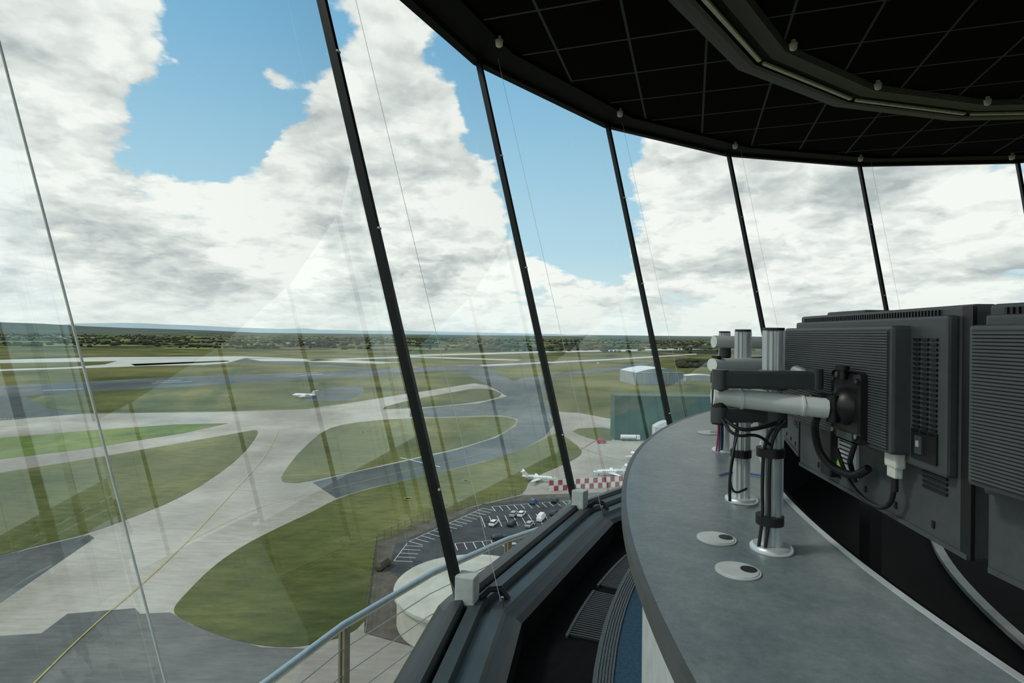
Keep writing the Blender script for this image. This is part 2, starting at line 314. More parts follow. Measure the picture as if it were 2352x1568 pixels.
# ---- buildings
def hangar(name,px0,px1,pyb,hgt,dep,rise,wall,roof,rot=0,doors=6):
    x0,y0=G(px0,pyb); x1,_=G(px1,pyb); w=x1-x0
    m=MB(name); T=Matrix.Translation((x0,y0,GZ))@Matrix.Rotation(rot,4,'Z')
    k=13; prof=[(0,0)]+[(w*i/(k-1),hgt+rise*math.sin(math.pi*i/(k-1))) for i in range(k)]+[(w,0)]
    vs=[(a,0,c) for a,c in prof]+[(a,dep,c) for a,c in prof]; q=len(prof)
    m.add(vs,[tuple(range(q)),tuple(range(2*q-1,q-1,-1))]+[(0,q,q+1,1),(q-2,2*q-2,2*q-1,q-1)],wall,False,T)
    m.add(vs,[(i,i+1,q+i+1,q+i) for i in range(1,q-2)],roof,True,T)
    for i in range(doors): m.box((w*(i+.5)/doors,-.15,hgt*.42),(w/doors*.94,.3,hgt*.8),roof if wall is hangw else wall,T)
    for i in range(doors+1): m.box((w*i/doors,-.3,hgt*.5),(w*.005,.5,hgt),roof if wall is not hangw else hangg,T)
    m.box((w/2,-.3,hgt),(w*1.01,.6,hgt*.05),hangw,T) if wall is hangw else m.box((w/2,-.3,hgt),(w*1.01,.6,hgt*.03),roof,T)
    m.build()
hangar('aircraft_hangar',1460,1572,884,15,55,5,hangg,hangw,.15,6)
hangar('green_hangar',1412,1700,1010,25,14,0,dgreen,dgreen,0,9)
hangar('white_shed',1505,1562,1018,9,7,3,hangw,hangw,0,2)
hangar('low_shed',1575,1640,875,7,20,1.5,hangg,hangw,0,4)
# round base building
mb=MB('round_base_building')
c0=(-8,117); N=48
vs=[];fs=[]
for r_,z_ in ((15.5,GZ+.2),(15.5,GZ+6),(16.2,GZ+6.2),(16.2,GZ+6.8),(5,GZ+8.6),(4.6,GZ+9.6),(0.01,GZ+9.8)):
    for k in range(N): a=2*math.pi*k/N; vs.append((c0[0]+r_*math.cos(a),c0[1]+r_*math.sin(a),z_))
for j in range(6):
    for k in range(N): fs.append((j*N+k,j*N+(k+1)%N,(j+1)*N+(k+1)%N,(j+1)*N+k))
mb.add(vs,fs,roofw); mb.build()
# ---- vehicles / aircraft
def TT(px,py,ang,s=1): x,y=G(px,py); return Matrix.Translation((x,y,GZ+.25))@Matrix.Rotation(ang,4,'Z')@Matrix.Scale(s,4)
def car(px,py,ang,paint,van=False,name='parked_car'):
    m=MB(name); T=TT(px,py,ang); hh=1.1 if van else .75
    m.box((0,0,.3+hh/2),(4.4 if not van else 5,1.8,hh),paint,T,.18)
    a,b_,z0,z1=((-1.9,.9,.95,1.5) if not van else (-2.4,1.6,1.2,2.2))
    vs=[(a,-.82,z0),(b_+.5,-.82,z0),(b_+.5,.82,z0),(a,.82,z0),(a+.45,-.68,z1),(b_-.2,-.68,z1),(b_-.2,.68,z1),(a+.45,.68,z1)]
    m.add(vs,[(0,1,5,4),(1,2,6,5),(2,3,7,6),(3,0,4,7)],glassd if not van else paint,False,T); m.add(vs,[(4,5,6,7)],paint,False,T)
    for i in (-1.35,1.35):
        for j in (-.85,.85): m.tube([(i,j-.1,.33),(i,j+.1,.33)],.33,tyre,14,T)
    m.build()
A=D2R(70)
for px,py,a,c,v_ in ((1134,1207,A,white,0),(1175,1208,A,blackp,0),(1180,1186,A,silver,0),(1198,1186,A,white,0),(1243,1196,A,white,1),(1272,1184,A,blackp,0),(1225,1157,A,bluep,0),(1275,1154,A,blackp,0),(1298,1183,A,silver,0),(1215,1246,.4,blackp,0),(1146,1240,.4,blackp,0),(1180,1262,.4,silver,0),(1310,1165,A,bluep,0),(1216,1210,A,silver,0),(880,1306,1.2,dirt,1)):
    car(px,py,a,c,v_)
def jet(name,px,py,ang,L,low=False):
    m=MB(name); T=TT(px,py,ang,L/15)
    z=1.5; prof=[(-7.5,.12),(-6.5,.45),(-4.5,.8),(-2,.95),(3,.95),(5,.85),(6.3,.6),(7.2,.3),(7.5,.05)]
    m.tube([(x,0,z+(.35 if x<-6 else 0)) for x,_ in prof],1,white,16,T,True,[r for _,r in prof])
    def wing(pts,t,mm): 
        m.add([(a,b_,c+t) for a,b_,c in pts]+[(a,b_,c-t) for a,b_,c in pts],[(0,1,2,3),(7,6,5,4),(0,4,5,1),(1,5,6,2),(2,6,7,3),(3,7,4,0)],mm,False,T)
    for s_ in (-1,1):
        wing([(1.4,0,z-.5),(-1.8,s_*7,z-.1),(-2.8,s_*7,z-.1),(-1.6,0,z-.5)],.09,white)
        wing([(-6,0,z+2.6),(-7.2,s_*2.6,z+2.7),(-7.9,s_*2.6,z+2.7),(-7.4,0,z+2.6)],.05,white)
        m.tube([(-2.2,s_*1.45,z+.45),(-2.8,s_*1.45,z+.45),(-4.8,s_*1.45,z+.5)],.4,silver,14,T,True,[.42,.48,.3])
        m.box((-3.5,s_*1.0,z+.45),(1.4,.7,.1),white,T)
        m.tube([(-.8,s_*1.5,z-.6),(-.8,s_*1.5,.1)],.1,silver,8,T); m.tube([(-.8,s_*1.5-.12,.3),(-.8,s_*1.5+.12,.3)],.3,tyre,12,T)
    m.add([(-4.4,.08,z+.8),(-6.2,.06,z+2.8),(-7.6,.06,z+2.8),(-7.2,.08,z+.5),(-4.4,-.08,z+.8),(-6.2,-.06,z+2.8),(-7.6,-.06,z+2.8),(-7.2,-.08,z+.5)],[(0,1,2,3),(7,6,5,4),(0,4,5,1),(1,5,6,2),(2,6,7,3)],white,False,T)
    m.tube([(5,0,z-.6),(5,0,.1)],.1,silver,8,T); m.tube([(5,-.1,.3),(5,.1,.3)],.28,tyre,12,T)
    m.box((6.0,0,z+.5),(.7,.9,.28),glassd,T,.08)
    for i in range(6): m.box((-1.2+i*.9,0,z+.25),(.35,1.92,.28),glassd,T)
    m.build()
jet('business_jet',1238,1106,D2R(-10),14); jet('business_jet',1402,1092,D2R(185),15); jet('business_jet',1462,1052,D2R(100),14); jet('airliner',698,914,D2R(165),24)
m=MB('fuel_tanker'); T=TT(1447,1012,0)
m.box((0,0,.9),(11,2.3,.3),hangg,T); m.tube([(-5.2,0,2.1),(3.2,0,2.1)],1.15,white,20,T); m.box((4.6,0,1.9),(1.9,2.4,2.4),white,T,.2); m.box((5.5,0,2.3),(.2,2.1,.9),glassd,T)
for i in (-4.2,-3,3.9,-.2):
    for j in (-1,1): m.tube([(i,j-.15,.5),(i,j+.15,.5)],.5,tyre,14,T)
m.build(); car(1382,1018,.2,red,1,'fire_vehicle'); car(1374,835,.2,white,1,'runway_vehicle')
# blast fence
mb=MB('blast_fence'); a=Vector(G(1262,1128)); b_=Vector(G(1442,1116)); d=(b_-a)/18
ang=math.atan2(d.y,d.x)
for i in range(18):
    for j in range(2):
        q=a+d*(i+.5); T=Matrix.Translation((q.x,q.y,GZ))@Matrix.Rotation(ang,4,'Z')
        mb.box((0,j*.5,1+j*2),(d.length*.98,.15,1.9),red if (i+j)%2 else white,T)
    mb.box((0,1.5,1.2),(.15,2.4,.15),fencem,T)
mb.build()
# perimeter fence
mb=MB('perimeter_fence')
for a,b_ in (((838,1455),(866,1247)),((866,1247),(1008,1182)),((1008,1182),(1205,1136))):
    a=Vector(G(*a)); b_=Vector(G(*b_)); L=(b_-a).length; d=(b_-a)/L
    for i in range(int(L/3)+1): q=a+d*3*i; mb.box((q.x,q.y,GZ+1.6),(.14,.14,2.8),fencem)
    k=int(L/.6)
    for i in range(k): q=a+d*.6*i; mb.box((q.x,q.y,GZ+1.45),(.05,.05,2.4),fencem)
    for z_ in (.5,1.5,2.6): mb.tube([(a.x,a.y,GZ+z_),(b_.x,b_.y,GZ+z_)],.05,fencem,6)
mb.build()
def signbox(px,py):
    m=MB('taxiway_sign'); T=TT(px,py,.2); m.box((0,0,.7),(2.4,.25,.9),yellow,T); m.box((0,-.14,.7),(1.6,.03,.45),blackp,T)
    for i in (-1,1): m.box((i,0,.1),(.15,.2,.3),blackp,T)
    m.build()
for p in ((938,1150),(1243,945),(1070,1108),(833,995),(945,897)): signbox(*p)
# tower shaft
mb=MB('control_tower_shaft'); N=32
vs=[];fs=[]
for r_,z_ in ((4.2,GZ),(3.6,-20),(3.6,-8),(5.4,-2.2),(5.4,-1.96)):
    for k in range(N): a=2*math.pi*k/N; vs.append((CX+r_*math.cos(a),CY+r_*math.sin(a),z_))
for j in range(4):
    for k in range(N): fs.append((j*N+k,j*N+(k+1)%N,(j+1)*N+(k+1)%N,(j+1)*N+k))
mb.add(vs,fs,roofw,True); mb.build()

# ------------------------------------------------------------------ CAB SHELL
mb=MB('floor'); mb.prism([P(5.55,a,0)[:2] for a in ANG[:-1]],-.25,0,blackm); mb.build()
mb=MB('raised_floor'); pts=[(CX+4.80*math.cos(2*math.pi*k/128),CY+4.80*math.sin(2*math.pi*k/128)) for k in range(128)]
mb.prism(pts,0.001,.2,carpet)
for i in range(6): mb.arc(CX,CY,4.80+i*.012,4.808+i*.012,0,360,.0,.206,nosing,160)
mb.arc(CX,CY,4.80,4.88,0,360,.001,.2,nosing,160); mb.build()
mb=MB('ceiling'); mb.prism([P(6.25,a,0)[:2] for a in ANG[:-1]],CEIL,CEIL+.3,ceilm); mb.build()
mb=MB('roof'); mb.prism([P(6.8,a,0)[:2] for a in ANG[:-1]],CEIL+.31,CEIL+.5,frame); mb.build()
mb=MB('trim_1'); mb.ring([(6.25,CEIL-.002),(6.25,CEIL-.03),(6.40,CEIL-.03),(6.42,CEIL+.0),(6.55,CEIL+.0),(6.57,CEIL-.03),(6.66,CEIL-.02),(6.78,CEIL+.3),(6.25,CEIL+.3)],fascia,True); mb.build()
mb=MB('wall_perimeter'); mb.ring([(5.64,-.3),(5.67,SILL-.06),(5.6,SILL-.02),(5.33,SILL-.1),(5.29,-.0),(5.5,-.3)],blackm,True); mb.build()
mb=MB('trim_2')
mb.ring([(5.71,SILL-.05),(5.66,SILL+.0),(5.57,SILL+.02),(5.55,SILL-.03)],silld)
mb.ring([(5.55,SILL-.03),(5.535,SILL+.0),(5.475,SILL+.0),(5.465,SILL-.035)],silled)
mb.ring([(5.465,SILL-.035),(5.43,SILL-.035),(5.425,SILL-.02),(5.365,SILL-.02),(5.35,SILL-.04)],silled)
mb.ring([(5.35,SILL-.04),(5.30,SILL-.05),(5.27,SILL-.07)],silld)
mb.ring([(5.27,SILL-.07),(5.265,SILL-.16),(5.29,SILL-.17)],blackm)
mb.build()
# windows
for k in range(len(ANG)-1):
    a0,a1=ANG[k],ANG[k+1]
    m=MB('window_%d'%(k+1))
    q=[Vector(P(R_B,a0,SILL+.01)),Vector(P(R_B,a1,SILL+.01)),Vector(P(R_T,a1,CEIL)),Vector(P(R_T,a0,CEIL))]
    m.add(q,[(0,1,2,3)],glass)
    # mullion on first edge
    o=Vector((math.cos(D2R(a0)),math.sin(D2R(a0)),0)); t=Vector((-o.y,o.x,0)); b0,b1=q[0],q[3]; ax=(b1-b0).normalized(); nn=ax.cross(t).normalized()
    if nn.dot(o)>0: nn=-nn
    if k!=0:
        w=.015
        vs=[b0+t*w+nn*.03,b0-t*w+nn*.03,b0-t*w-nn*.02,b0+t*w-nn*.02,b1+t*w+nn*.03,b1-t*w+nn*.03,b1-t*w-nn*.02,b1+t*w-nn*.02]
        m.add(vs,[(0,1,5,4),(1,2,6,5),(2,3,7,6),(3,0,4,7),(0,3,2,1),(4,5,6,7)],frame)
        for f_ in (.14,.5,.76): m.box((0,0,0),(.030,.010,.010),wire,Matrix.Translation(b0.lerp(b1,f_)+nn*.032)@Matrix.Rotation(D2R(a0+90),4,'Z'))
        # blind motor box + wire
        M_=Matrix.Translation(b0-o*.045+Vector((0,0,.05)))@Matrix.Rotation(D2R(a0),4,'Z')
        m.box((0,0,0),(.10,.085,.14),lightbox,M_,.006); m.box((0,0,-.08),(.12,.10,.02),silled,M_)
        m.tube([Vector(P(5.50,a0-.4,SILL)),Vector(P(5.47,a0-.9,SILL+.03)),Vector(P(5.42,a0-1.2,SILL+.03)),Vector(P(5.38,a0-1.3,SILL-.02))],.016,cablem,8)
        wb=Vector(P(5.38,a0-.3,SILL-.02)); wt=Vector(P(6.42,a0-.3,CEIL))
        m.tube([wb,wt],.0012,wire,6); m.tube([wb,wb+Vector((0,0,.05))],.008,steel,8)
    else:
        m.tube([b0+nn*.01,b1+nn*.01],.0024,wire,8)
    m.build()
# floor grille in trench
mb=MB('floor_grille')
for s0 in (150,143,157,136):
    for i in range(24):
        a=s0-3+6*i/24; p0=Vector(P(4.92,a,.006)); p1=Vector(P(5.10,a,.006)); mb.box((0,0,0),(.18,.008,.012),armd,Matrix.Translation((p0+p1)/2)@Matrix.Rotation(D2R(a),4,'Z'))
    mb.arc(CX,CY,4.915,4.93,s0-3.1,s0+3.1,0,.014,armd,8); mb.arc(CX,CY,5.09,5.105,s0-3.1,s0+3.1,0,.014,armd,8)
mb.build()
# ceiling service ring
mb=MB('ceiling_light_track')
A2=[a+1.8 for a in ANG]
mb.ring([(4.48,CEIL-.001),(4.50,CEIL-.05),(4.62,CEIL-.06),(4.62,CEIL-.045)],perf,angs=A2)
mb.ring([(4.62,CEIL-.045),(4.76,CEIL-.045),(4.76,CEIL-.06)],fascia,angs=A2)
mb.ring([(4.76,CEIL-.06),(4.80,CEIL-.065),(4.92,CEIL-.045),(4.95,CEIL-.001)],perf,angs=A2)
for k in range(len(ANG)-1):
    a0,a1=A2[k],A2[k+1]; p0,p1=Vector(P(4.71,a0,CEIL-.056)),Vector(P(4.71,a1,CEIL-.056)); c=p0.lerp(p1,.5); d=p1-p0
    M_=Matrix.Translation(c)@Matrix.Rotation(math.atan2(d.y,d.x),4,'Z'); mb.box((0,0,0),(d.length*.95,.03,.022),lamp,M_)
mb.build()
def sprinkler(R,a):
    m=MB('ceiling_spotlight'); x,y,_=P(R,a,0)
    m.tube([(x,y,CEIL+.0),(x,y,CEIL-.02),(x,y,CEIL-.03),(x,y,CEIL-.075),(x,y,CEIL-.085)],.03,white,16,None,True,[.018,.018,.033,.027,.012]); m.build()
for k in range(5):
    sprinkler(6.22,147-17.4*k)
for k in range(3): sprinkler(4.42,129.9-17.4*k)
mb=MB('ceiling_speaker'); sx,sy=2.88,3.80
for r0,r1,z_ in ((.085,.10,.012),(.03,.04,.01)): mb.arc(sx,sy,r0,r1,0,360,CEIL-z_,CEIL,armd,32)
mb.build()
# ------------------------------------------------------------------ balcony + handrail
mb=MB('balcony_railing')
mb.tube([P(7.03,a,EYE-2.2) for a in [198-17.5*i/2 for i in range(28)]],.03,steel,14)
for i in range(13):
    a=171.25-17.5*i; x,y,_=P(7.05,a,0); M_=Matrix.Translation((x,y,0))@Matrix.Rotation(D2R(a),4,'Z')
    mb.box((0,0,-1.24),(.02,.06,1.10),postm,M_); mb.box((.04,0,-1.24),(.02,.06,1.10),postm,M_); mb.box((.02,0,-1.75),(.12,.12,.02),postm,M_)
for z_ in (-.85,-1.05,-1.25,-1.45): mb.tube([P(7.06,a,z_) for a in [198-17.5*i/2 for i in range(28)]],.005,steel,6)
mb.build()
mb=MB('balcony_floor'); mb.ring([(5.5,-1.76),(7.15,-1.76),(7.15,-1.95),(5.5,-1.95)],roofw,True); mb.build()

# ------------------------------------------------------------------ CONSOLE
CT=EYE-.445
mb=MB('console_counter')
mb.arc(KX,KY,3.435,3.86,85,245,CT-.038,CT,counterm,160)
mb.arc(KX,KY,3.86,3.872,85,245,CT-.032,CT+.001,edgeT,160)
mb.arc(KX,KY,3.422,3.435,85,245,CT-.03,CT+.002,trimL,160)
mb.arc(KX,KY,3.77,3.81,85,245,.2,CT-.04,skirt,120)
mb.arc(KX,KY,3.405,3.421,85,245,.70,CT-.005,cloth,160)
mb.arc(KX,KY,2.82,3.42,85,245,.69,.72,deskd,120); mb.arc(KX,KY,2.79,2.82,85,245,.70,.735,deskw,120); mb.arc(KX,KY,2.3,2.79,85,245,.70,.73,deskd,120)
mb.arc(KX,KY,2.9,2.95,85,245,.2,.70,deskd,80)
mb.build()
def grommet(x,y,rot,r=.041):
    m=MB('cable_grommet'); N=32
    def disc(r0,z0,z1,mm,cx=0,cy=0): m.tube([(x+cx,y+cy,CT+z0),(x+cx,y+cy,CT+z1)],r0,mm,N)
    disc(r,.0005,.003,lightbox); disc(r*.9,.003,.0045,lightbox)
    disc(r*.36,.004,.0055,mdark,math.cos(rot)*r*.5,math.sin(rot)*r*.5)
    m.build()
grommet(.4315,1.045,0); grommet(.452,1.21,0); grommet(.905,2.53,0,.05)
def pole(x,y,top,name='monitor_arm_pole'):
    m=MB(name)
    T=Matrix.Translation((x,y,0))
    m.tube([(0,0,CT+.0005),(0,0,CT+.008),(0,0,CT+.012)],.042,alu,32,T,True,[.042,.042,.036])
    # extruded profile with grooves
    pr=[]; n_=48
    for k in range(n_):
        a=2*math.pi*k/n_; r_=.0215
        if min(abs(((math.degrees(a)-g+180)%360)-180) for g in (45,135,225,255,315))<8: r_=.0165
        pr.append((r_*math.cos(a),r_*math.sin(a)))
    m.prism(pr,CT+.01,top,alu,T); m.tube([(0,0,top),(0,0,top+.006)],.021,mdark,24,T)
    return m
def collar(m,x,y,z,h=.05): m.tube([(x,y,z-h/2),(x,y,z+h/2)],.028,armd,24); m.box((x-.03,y-.01,z),(.03,.02,h*.6),armd,None,.003)
def darm(m,a,b_,h=.034,w=.03):
    a,b_=Vector(a),Vector(b_); d=b_-a; M_=Matrix.Translation((a+b_)/2)@Matrix.Rotation(math.atan2(d.y,d.x),4,'Z'); m.box((0,0,0),(d.length,w,h),armd,M_,.006)
    for q in (a,b_): m.tube([q-Vector((0,0,h/2)),q+Vector((0,0,h/2+.003))],w*.56,armd,20)
# pole 1 with two arms
m=pole(.546,1.154,EYE+.012); px_,py_=.546,1.154
collar(m,px_,py_,1.388); collar(m,px_,py_,1.46,.04)
darm(m,(px_,py_-.0,1.386),(.425,1.13,1.388),.028)
m.tube([(.425,1.13,1.37),(.425,1.13,1.445)],.015,mdark,16)
m.tube([(.412,1.132,1.427),(.43,1.13,1.4265),(.60,1.085,1.412),(.617,1.08,1.411)],.019,alw,24,None,True,[.0185,.0195,.020,.020])
for f_ in (.25,.78): q=Vector((.412,1.132,1.427)).lerp(Vector((.617,1.08,1.411)),f_); m.tube([q,q+Vector((.004,-.001,0))],.0215,alw,24)
m.tube([(.61,1.08,1.411),(.635,1.074,1.411)],.013,mdark,16); m.tube([(.625,1.075,1.385),(.625,1.075,1.437)],.012,mdark,16)
darm(m,(.60,1.095,1.466),(.415,1.10,1.462),.036,.028)
m.tube([(.595,1.10,1.468),(.67,1.30,1.468)],.014,alu,16)
# cables
def wob(pts,n_=4):
    q=[Vector(p) for p in pts]
    for _ in range(n_-1):
        o=[q[0]]
        for a,b_ in zip(q[:-1],q[1:]): o+=[a.lerp(b_,.25),a.lerp(b_,.75)]
        q=o+[q[-1]]
    return q
for dx,dy in ((-.028,-.012),(-.018,-.02)):
    m.tube(wob([(px_+dx+.03,py_-.03,1.38),(px_+dx+.005,py_+dy,1.34),(px_+dx,py_+dy-.004,1.25),(px_+dx+.004,py_+dy,1.18),(px_+dx-.004,py_+dy,CT+.01)]),.0035,cablem,8)
for z_ in (1.31,1.17): m.tube([(px_-.006,py_-.004,z_-.009),(px_-.006,py_-.004,z_+.009)],.0275,mdark,20); 
m.tube(wob([(px_-.12,1.10,1.385),(px_-.10,1.08,1.365),(px_-.05,1.09,1.37),(px_-.01,1.12,1.375)]),.004,cablem,8); m.tube(wob([(px_-.125,1.11,1.385),(px_-.11,1.08,1.352),(px_-.06,1.09,1.358),(px_-.02,1.12,1.33)]),.003,cablem,8)
m.build()
m=pole(.624,1.493,EYE+.012); collar(m,.624,1.493,1.36)
m.tube([(.500,1.38,1.478),(.78,1.52,1.475)],.016,alw,20); m.tube([(.515,1.39,1.44),(.515,1.39,1.50)],.012,mdark,14); darm(m,(.624,1.493,1.44),(.515,1.39,1.443),.022,.026)
m.tube([(.77,1.52,1.475),(.83,1.80,1.475)],.012,mdark,14)
m.tube(wob([(.60,1.46,1.36),(.59,1.46,1.25),(.57,1.44,1.18),(.58,1.46,CT+.01)]),.004,cablem,8); m.tube([(.62,1.49,1.225),(.62,1.49,1.245)],.027,mdark,20)
m.tube(wob([(.60,1.46,1.30),(.56,1.42,1.20),(.575,1.43,1.14),(.62,1.45,1.15)]),.003,cablem,8)
m.build()
m=pole(.823,2.14,EYE+.012)
m.tube([(.595,1.63,1.533),(.79,1.66,1.53)],.018,alw,20); darm(m,(.823,2.14,1.52),(.64,1.66,1.50),.024,.03); m.tube([(.64,1.66,1.48),(.64,1.66,1.53)],.014,mdark,14)
darm(m,(.823,2.14,1.45),(1.08,2.35,1.45),.03,.03)
for i,c in enumerate((cabr,cabb,cablem,alw)): m.tube(wob([(.80+i*.008,2.10,1.42),(.785+i*.008,2.11,1.3),(.79+i*.007,2.10,1.2),(.785+i*.01,2.11,CT+.005)]),.004,c,6)
m.build()
m=pole(.57,.50,EYE+.012); collar(m,.57,.50,1.41); darm(m,(.57,.50,1.41),(.635,.50,1.41),.03,.03); m.build()
m=MB('loose_cable'); m.tube(wob([(.66,1.55,1.36),(.72,1.6,1.34),(.78,1.8,1.33),(.82,2.0,1.36)]),.005,cablem,8); m.tube(wob([(.66,1.53,1.33),(.70,1.62,1.29),(.76,1.7,1.31),(.80,1.9,1.31)]),.004,cablem,8)
m.tube(wob([(.66,1.75,CT+.004),(.72,1.8,CT+.003),(.80,1.76,CT+.004),(.82,1.7,CT+.004)]),.0025,cabb,6); m.build()

def monitor(name,p0,p1,zt,zb,detail=True,vesa=None):
    """p0 left edge, p1 right edge as seen from behind the console"""
    m=MB(name); p0=Vector((*p0,0)); p1=Vector((*p1,0)); u=(p1-p0); W=u.length; u.normalize(); nb=Vector((u.y,-u.x,0))
    if nb.x>0: nb=-nb           # back of the screen faces the windows
    H=zt-zb
    M_=Matrix(((u.x,nb.x,0,p0.x),(u.y,nb.y,0,p0.y),(0,0,1,zb),(0,0,0,1)))   # local x along width, y backwards, z up
    m.box((W/2,-.018,H/2),(W,.036,H),mplast,M_,.006)
    m.box((W/2,-.037,H/2),(W-.03,.003,H-.03),mdark,M_)
    m.box((W-.010,.0,H/2),(.022,.006,H*.985),mdark,M_)
    x0,x1,z0,z1=.02,W*.80,H*.34,H*.92
    m.box(((.012+W*.95)/2,.008,(z0+z1)/2+.0),(W*.95-.012,.018,z1-z0+.03),mplast,M_,.005)
    m.box(((x0+x1)/2,.028,(z0+z1)/2),(x1-x0,.04,z1-z0),mplast,M_,.006)
    m.box(((x0+x1)/2,.0482,(z0+z1)/2),(x1-x0-.016,.001,z1-z0-.014),mgroove,M_)  # darker strip: shade between the ribs painted into the colour
    nr=42; st=(z1-z0-.018)/nr
    for i in range(nr):
        z=z0+.009+st*(i+.5); m.box(((x0+x1)/2,.0500,z),(x1-x0-.015,.004,st*.62),mrib,M_)
    # top vents
    nv=60
    for i in range(nv): m.box((.03+(W*.84)*i/nv,.001,H*.972),(.004,.005,.010),mdark,M_)
    # side vents column
    for i in range(20):
        for j in range(3):
            z=H*.46+H*.42*i/20; m.box((W*.83+j*.022,.018,z),(.016,.004,H*.011),mdark,M_)
    m.box((W*.865,.018,H*.405),(.065,.004,.05),mdark,M_); m.box((W*.85,.021,H*.405),(.018,.004,.03),armd,M_); m.box((W*.85,.023,H*.41),(.007,.003,.010),silver,M_)
    for i in range(6): m.box((W*.865,.001,H*.22+i*.008),(.06,.004,.004),mdark,M_)
    for i in range(5): m.box((W*(.18+.17*i),.001,H*.07),(.006,.003,.012),mdark,M_)
    m.box((W*.5,.0,H*.012),(W*.98,.008,.008),mplast,M_)
    if vesa:
        vx,vz=vesa
        m.box((vx,.058,vz),(.115,.012,.135),mdark,M_,.012)
        for i in (-1,1):
            for j in (-1,1): m.tube([(vx+i*.045,.064,vz+j*.052),(vx+i*.045,.068,vz+j*.052)],.005,steel,12,M_)
        m.tube([(vx,.06,vz),(vx,.078,vz),(vx,.088,vz)],.036,mdark,28,M_,True,[.038,.034,.018])
        m.tube([(vx,.085,vz),(vx,.108,vz)],.014,mdark,20,M_)
        m.box((vx-.012,.10,vz),(.03,.03,.045),mdark,M_,.004)
        for j in (-1,1): m.tube([(vx-.015,.10,vz+j*.014),(vx-.015,.122,vz+j*.014)],.005,steel,12,M_)
        m.tube([(vx,.07,vz+.052),(vx,.07,vz+.072)],.009,mdark,14,M_); m.tube([(vx,.07,vz+.07),(vx,.07,vz+.078)],.013,mdark,14,M_)
        m.box((vx+.005,.066,vz-.056),(.06,.005,.014),mplast,M_)
        # connector, cables and label
        cx=W*.75
        m.box((cx,.024,H*.315),(.036,.018,.035),dviw,M_,.004); m.box((cx,.024,H*.255),(.026,.014,.025),dviw,M_,.003); m.tube([(cx,.024,H*.25),(cx,.024,H*.16)],.006,cablem,10,M_)
        m.tube(wob([(cx,.024,H*.18),(cx-.01,.024,H*.09),(cx-.06,.02,H*.03),(cx-.14,.02,H*.05),(cx-.19,.02,H*.14),(cx-.20,.03,H*.25)]),.0045,cablem,8,M_)
        m.box((W*.40,.003,H*.21),(.095,.006,.085),labelw,M_); m.box((W*.36,.007,H*.13),(.03,.002,.02),labelg,M_)
        for i in range(6): m.box((W*.41,.0065,H*.28-i*.009),(.055,.001,.003),mdark,M_)
        m.box((W*.31,.012,H*.20),(.05,.02,.11),mdark,M_,.004)
        m.tube(wob([(vx-.06,.09,vz-.03),(vx-.10,.08,vz-.06),(vx-.11,.06,vz-.13),(vx-.04,.03,vz-.15),(vx+.0,.02,vz-.12)]),.008,cablem,8,M_)
        m.tube(wob([(vx+.01,.05,vz-.07),(vx-.01,.05,vz-.11),(vx-.05,.03,vz-.12),(vx-.05,.02,vz-.16)]),.005,cablem,8,M_)
    return m.build()
monitor('computer_monitor',(.752,1.44),(.690,.825),EYE+.052,EYE-.334,True,(.37,.20))
monitor('computer_monitor',(.690,.80),(.705,.18),EYE+.050,EYE-.336)
monitor('computer_monitor',(.985,2.05),(.815,1.56),EYE+.018,EYE-.34)
monitor('computer_monitor',(1.30,2.55),(1.03,2.13),EYE+.018,EYE-.34)
m=MB('equipment_box'); m.box((.90,1.38,EYE+.02),(.14,.16,.09),mplast,None,.006); m.box((.90,1.38,1.115),(.03,.04,.78),mdark); m.build()

# ------------------------------------------------------------------ LIGHT / SKY
sun=bpy.data.lights.new('sun','SUN'); sun.energy=1.8; sun.angle=D2R(9); sun.color=(1,.94,.84)
so=bpy.data.objects.new('sun',sun); bpy.context.scene.collection.objects.link(so)
so.rotation_euler=Vector((-.75,-.05,.85)).to_track_quat('Z','Y').to_euler()
w=bpy.data.worlds.new('sky'); bpy.context.scene.world=w; w.use_nodes=True; n=w.node_tree.nodes; l=w.node_tree.links
bg=n['Background']; tc=n.new('ShaderNodeTexCoord'); Dv=tc.outputs['Generated']
sp=n.new('ShaderNodeSeparateXYZ'); l.new(Dv,sp.inputs[0]); Z=sp.outputs[2]
def MA(op,a,b_=None,cl=False):
    q=n.new('ShaderNodeMath'); q.operation=op; q.use_clamp=cl
    for i,x in enumerate((a,b_)):
        if x is None: continue
        if isinstance(x,(int,float)): q.inputs[i].default_value=x
        else: l.new(x,q.inputs[i])
    return q.outputs[0]
def MR(val,a,b_,lo=0,hi=1):
    q=n.new('ShaderNodeMapRange'); q.interpolation_type='SMOOTHSTEP'
    for i,x in enumerate((val,a,b_,lo,hi)):
        if isinstance(x,(int,float)): q.inputs[i].default_value=x
        else: l.new(x,q.inputs[i])
    return q.outputs[0]
def VM(op,a,b_=None,s=None):
    q=n.new('ShaderNodeVectorMath'); q.operation=op
    for i,x in enumerate((a,b_)):
        if x is None: continue
        if isinstance(x,(tuple,list)): q.inputs[i].default_value=x
        else: l.new(x,q.inputs[i])
    if s is not None:
        if isinstance(s,(int,float)): q.inputs[3].default_value=s
        else: l.new(s,q.inputs[3])
    return q.outputs[0] if op!='DISTANCE' else q.outputs[1]
def MIX(f,a,b_):
    q=n.new('ShaderNodeMixRGB')
    for i,x in enumerate((f,a,b_)):
        if isinstance(x,(int,float)): q.inputs[i].default_value=x
        elif isinstance(x,tuple): q.inputs[i].default_value=(*x,1)
        else: l.new(x,q.inputs[i])
    return q.outputs[0]
zc=MA('MAXIMUM',Z,0.0); inv=MA('DIVIDE',1.0,MA('ADD',zc,.34)); V0=VM('MULTIPLY',VM('SCALE',Dv,None,inv),(1,1,1.7))
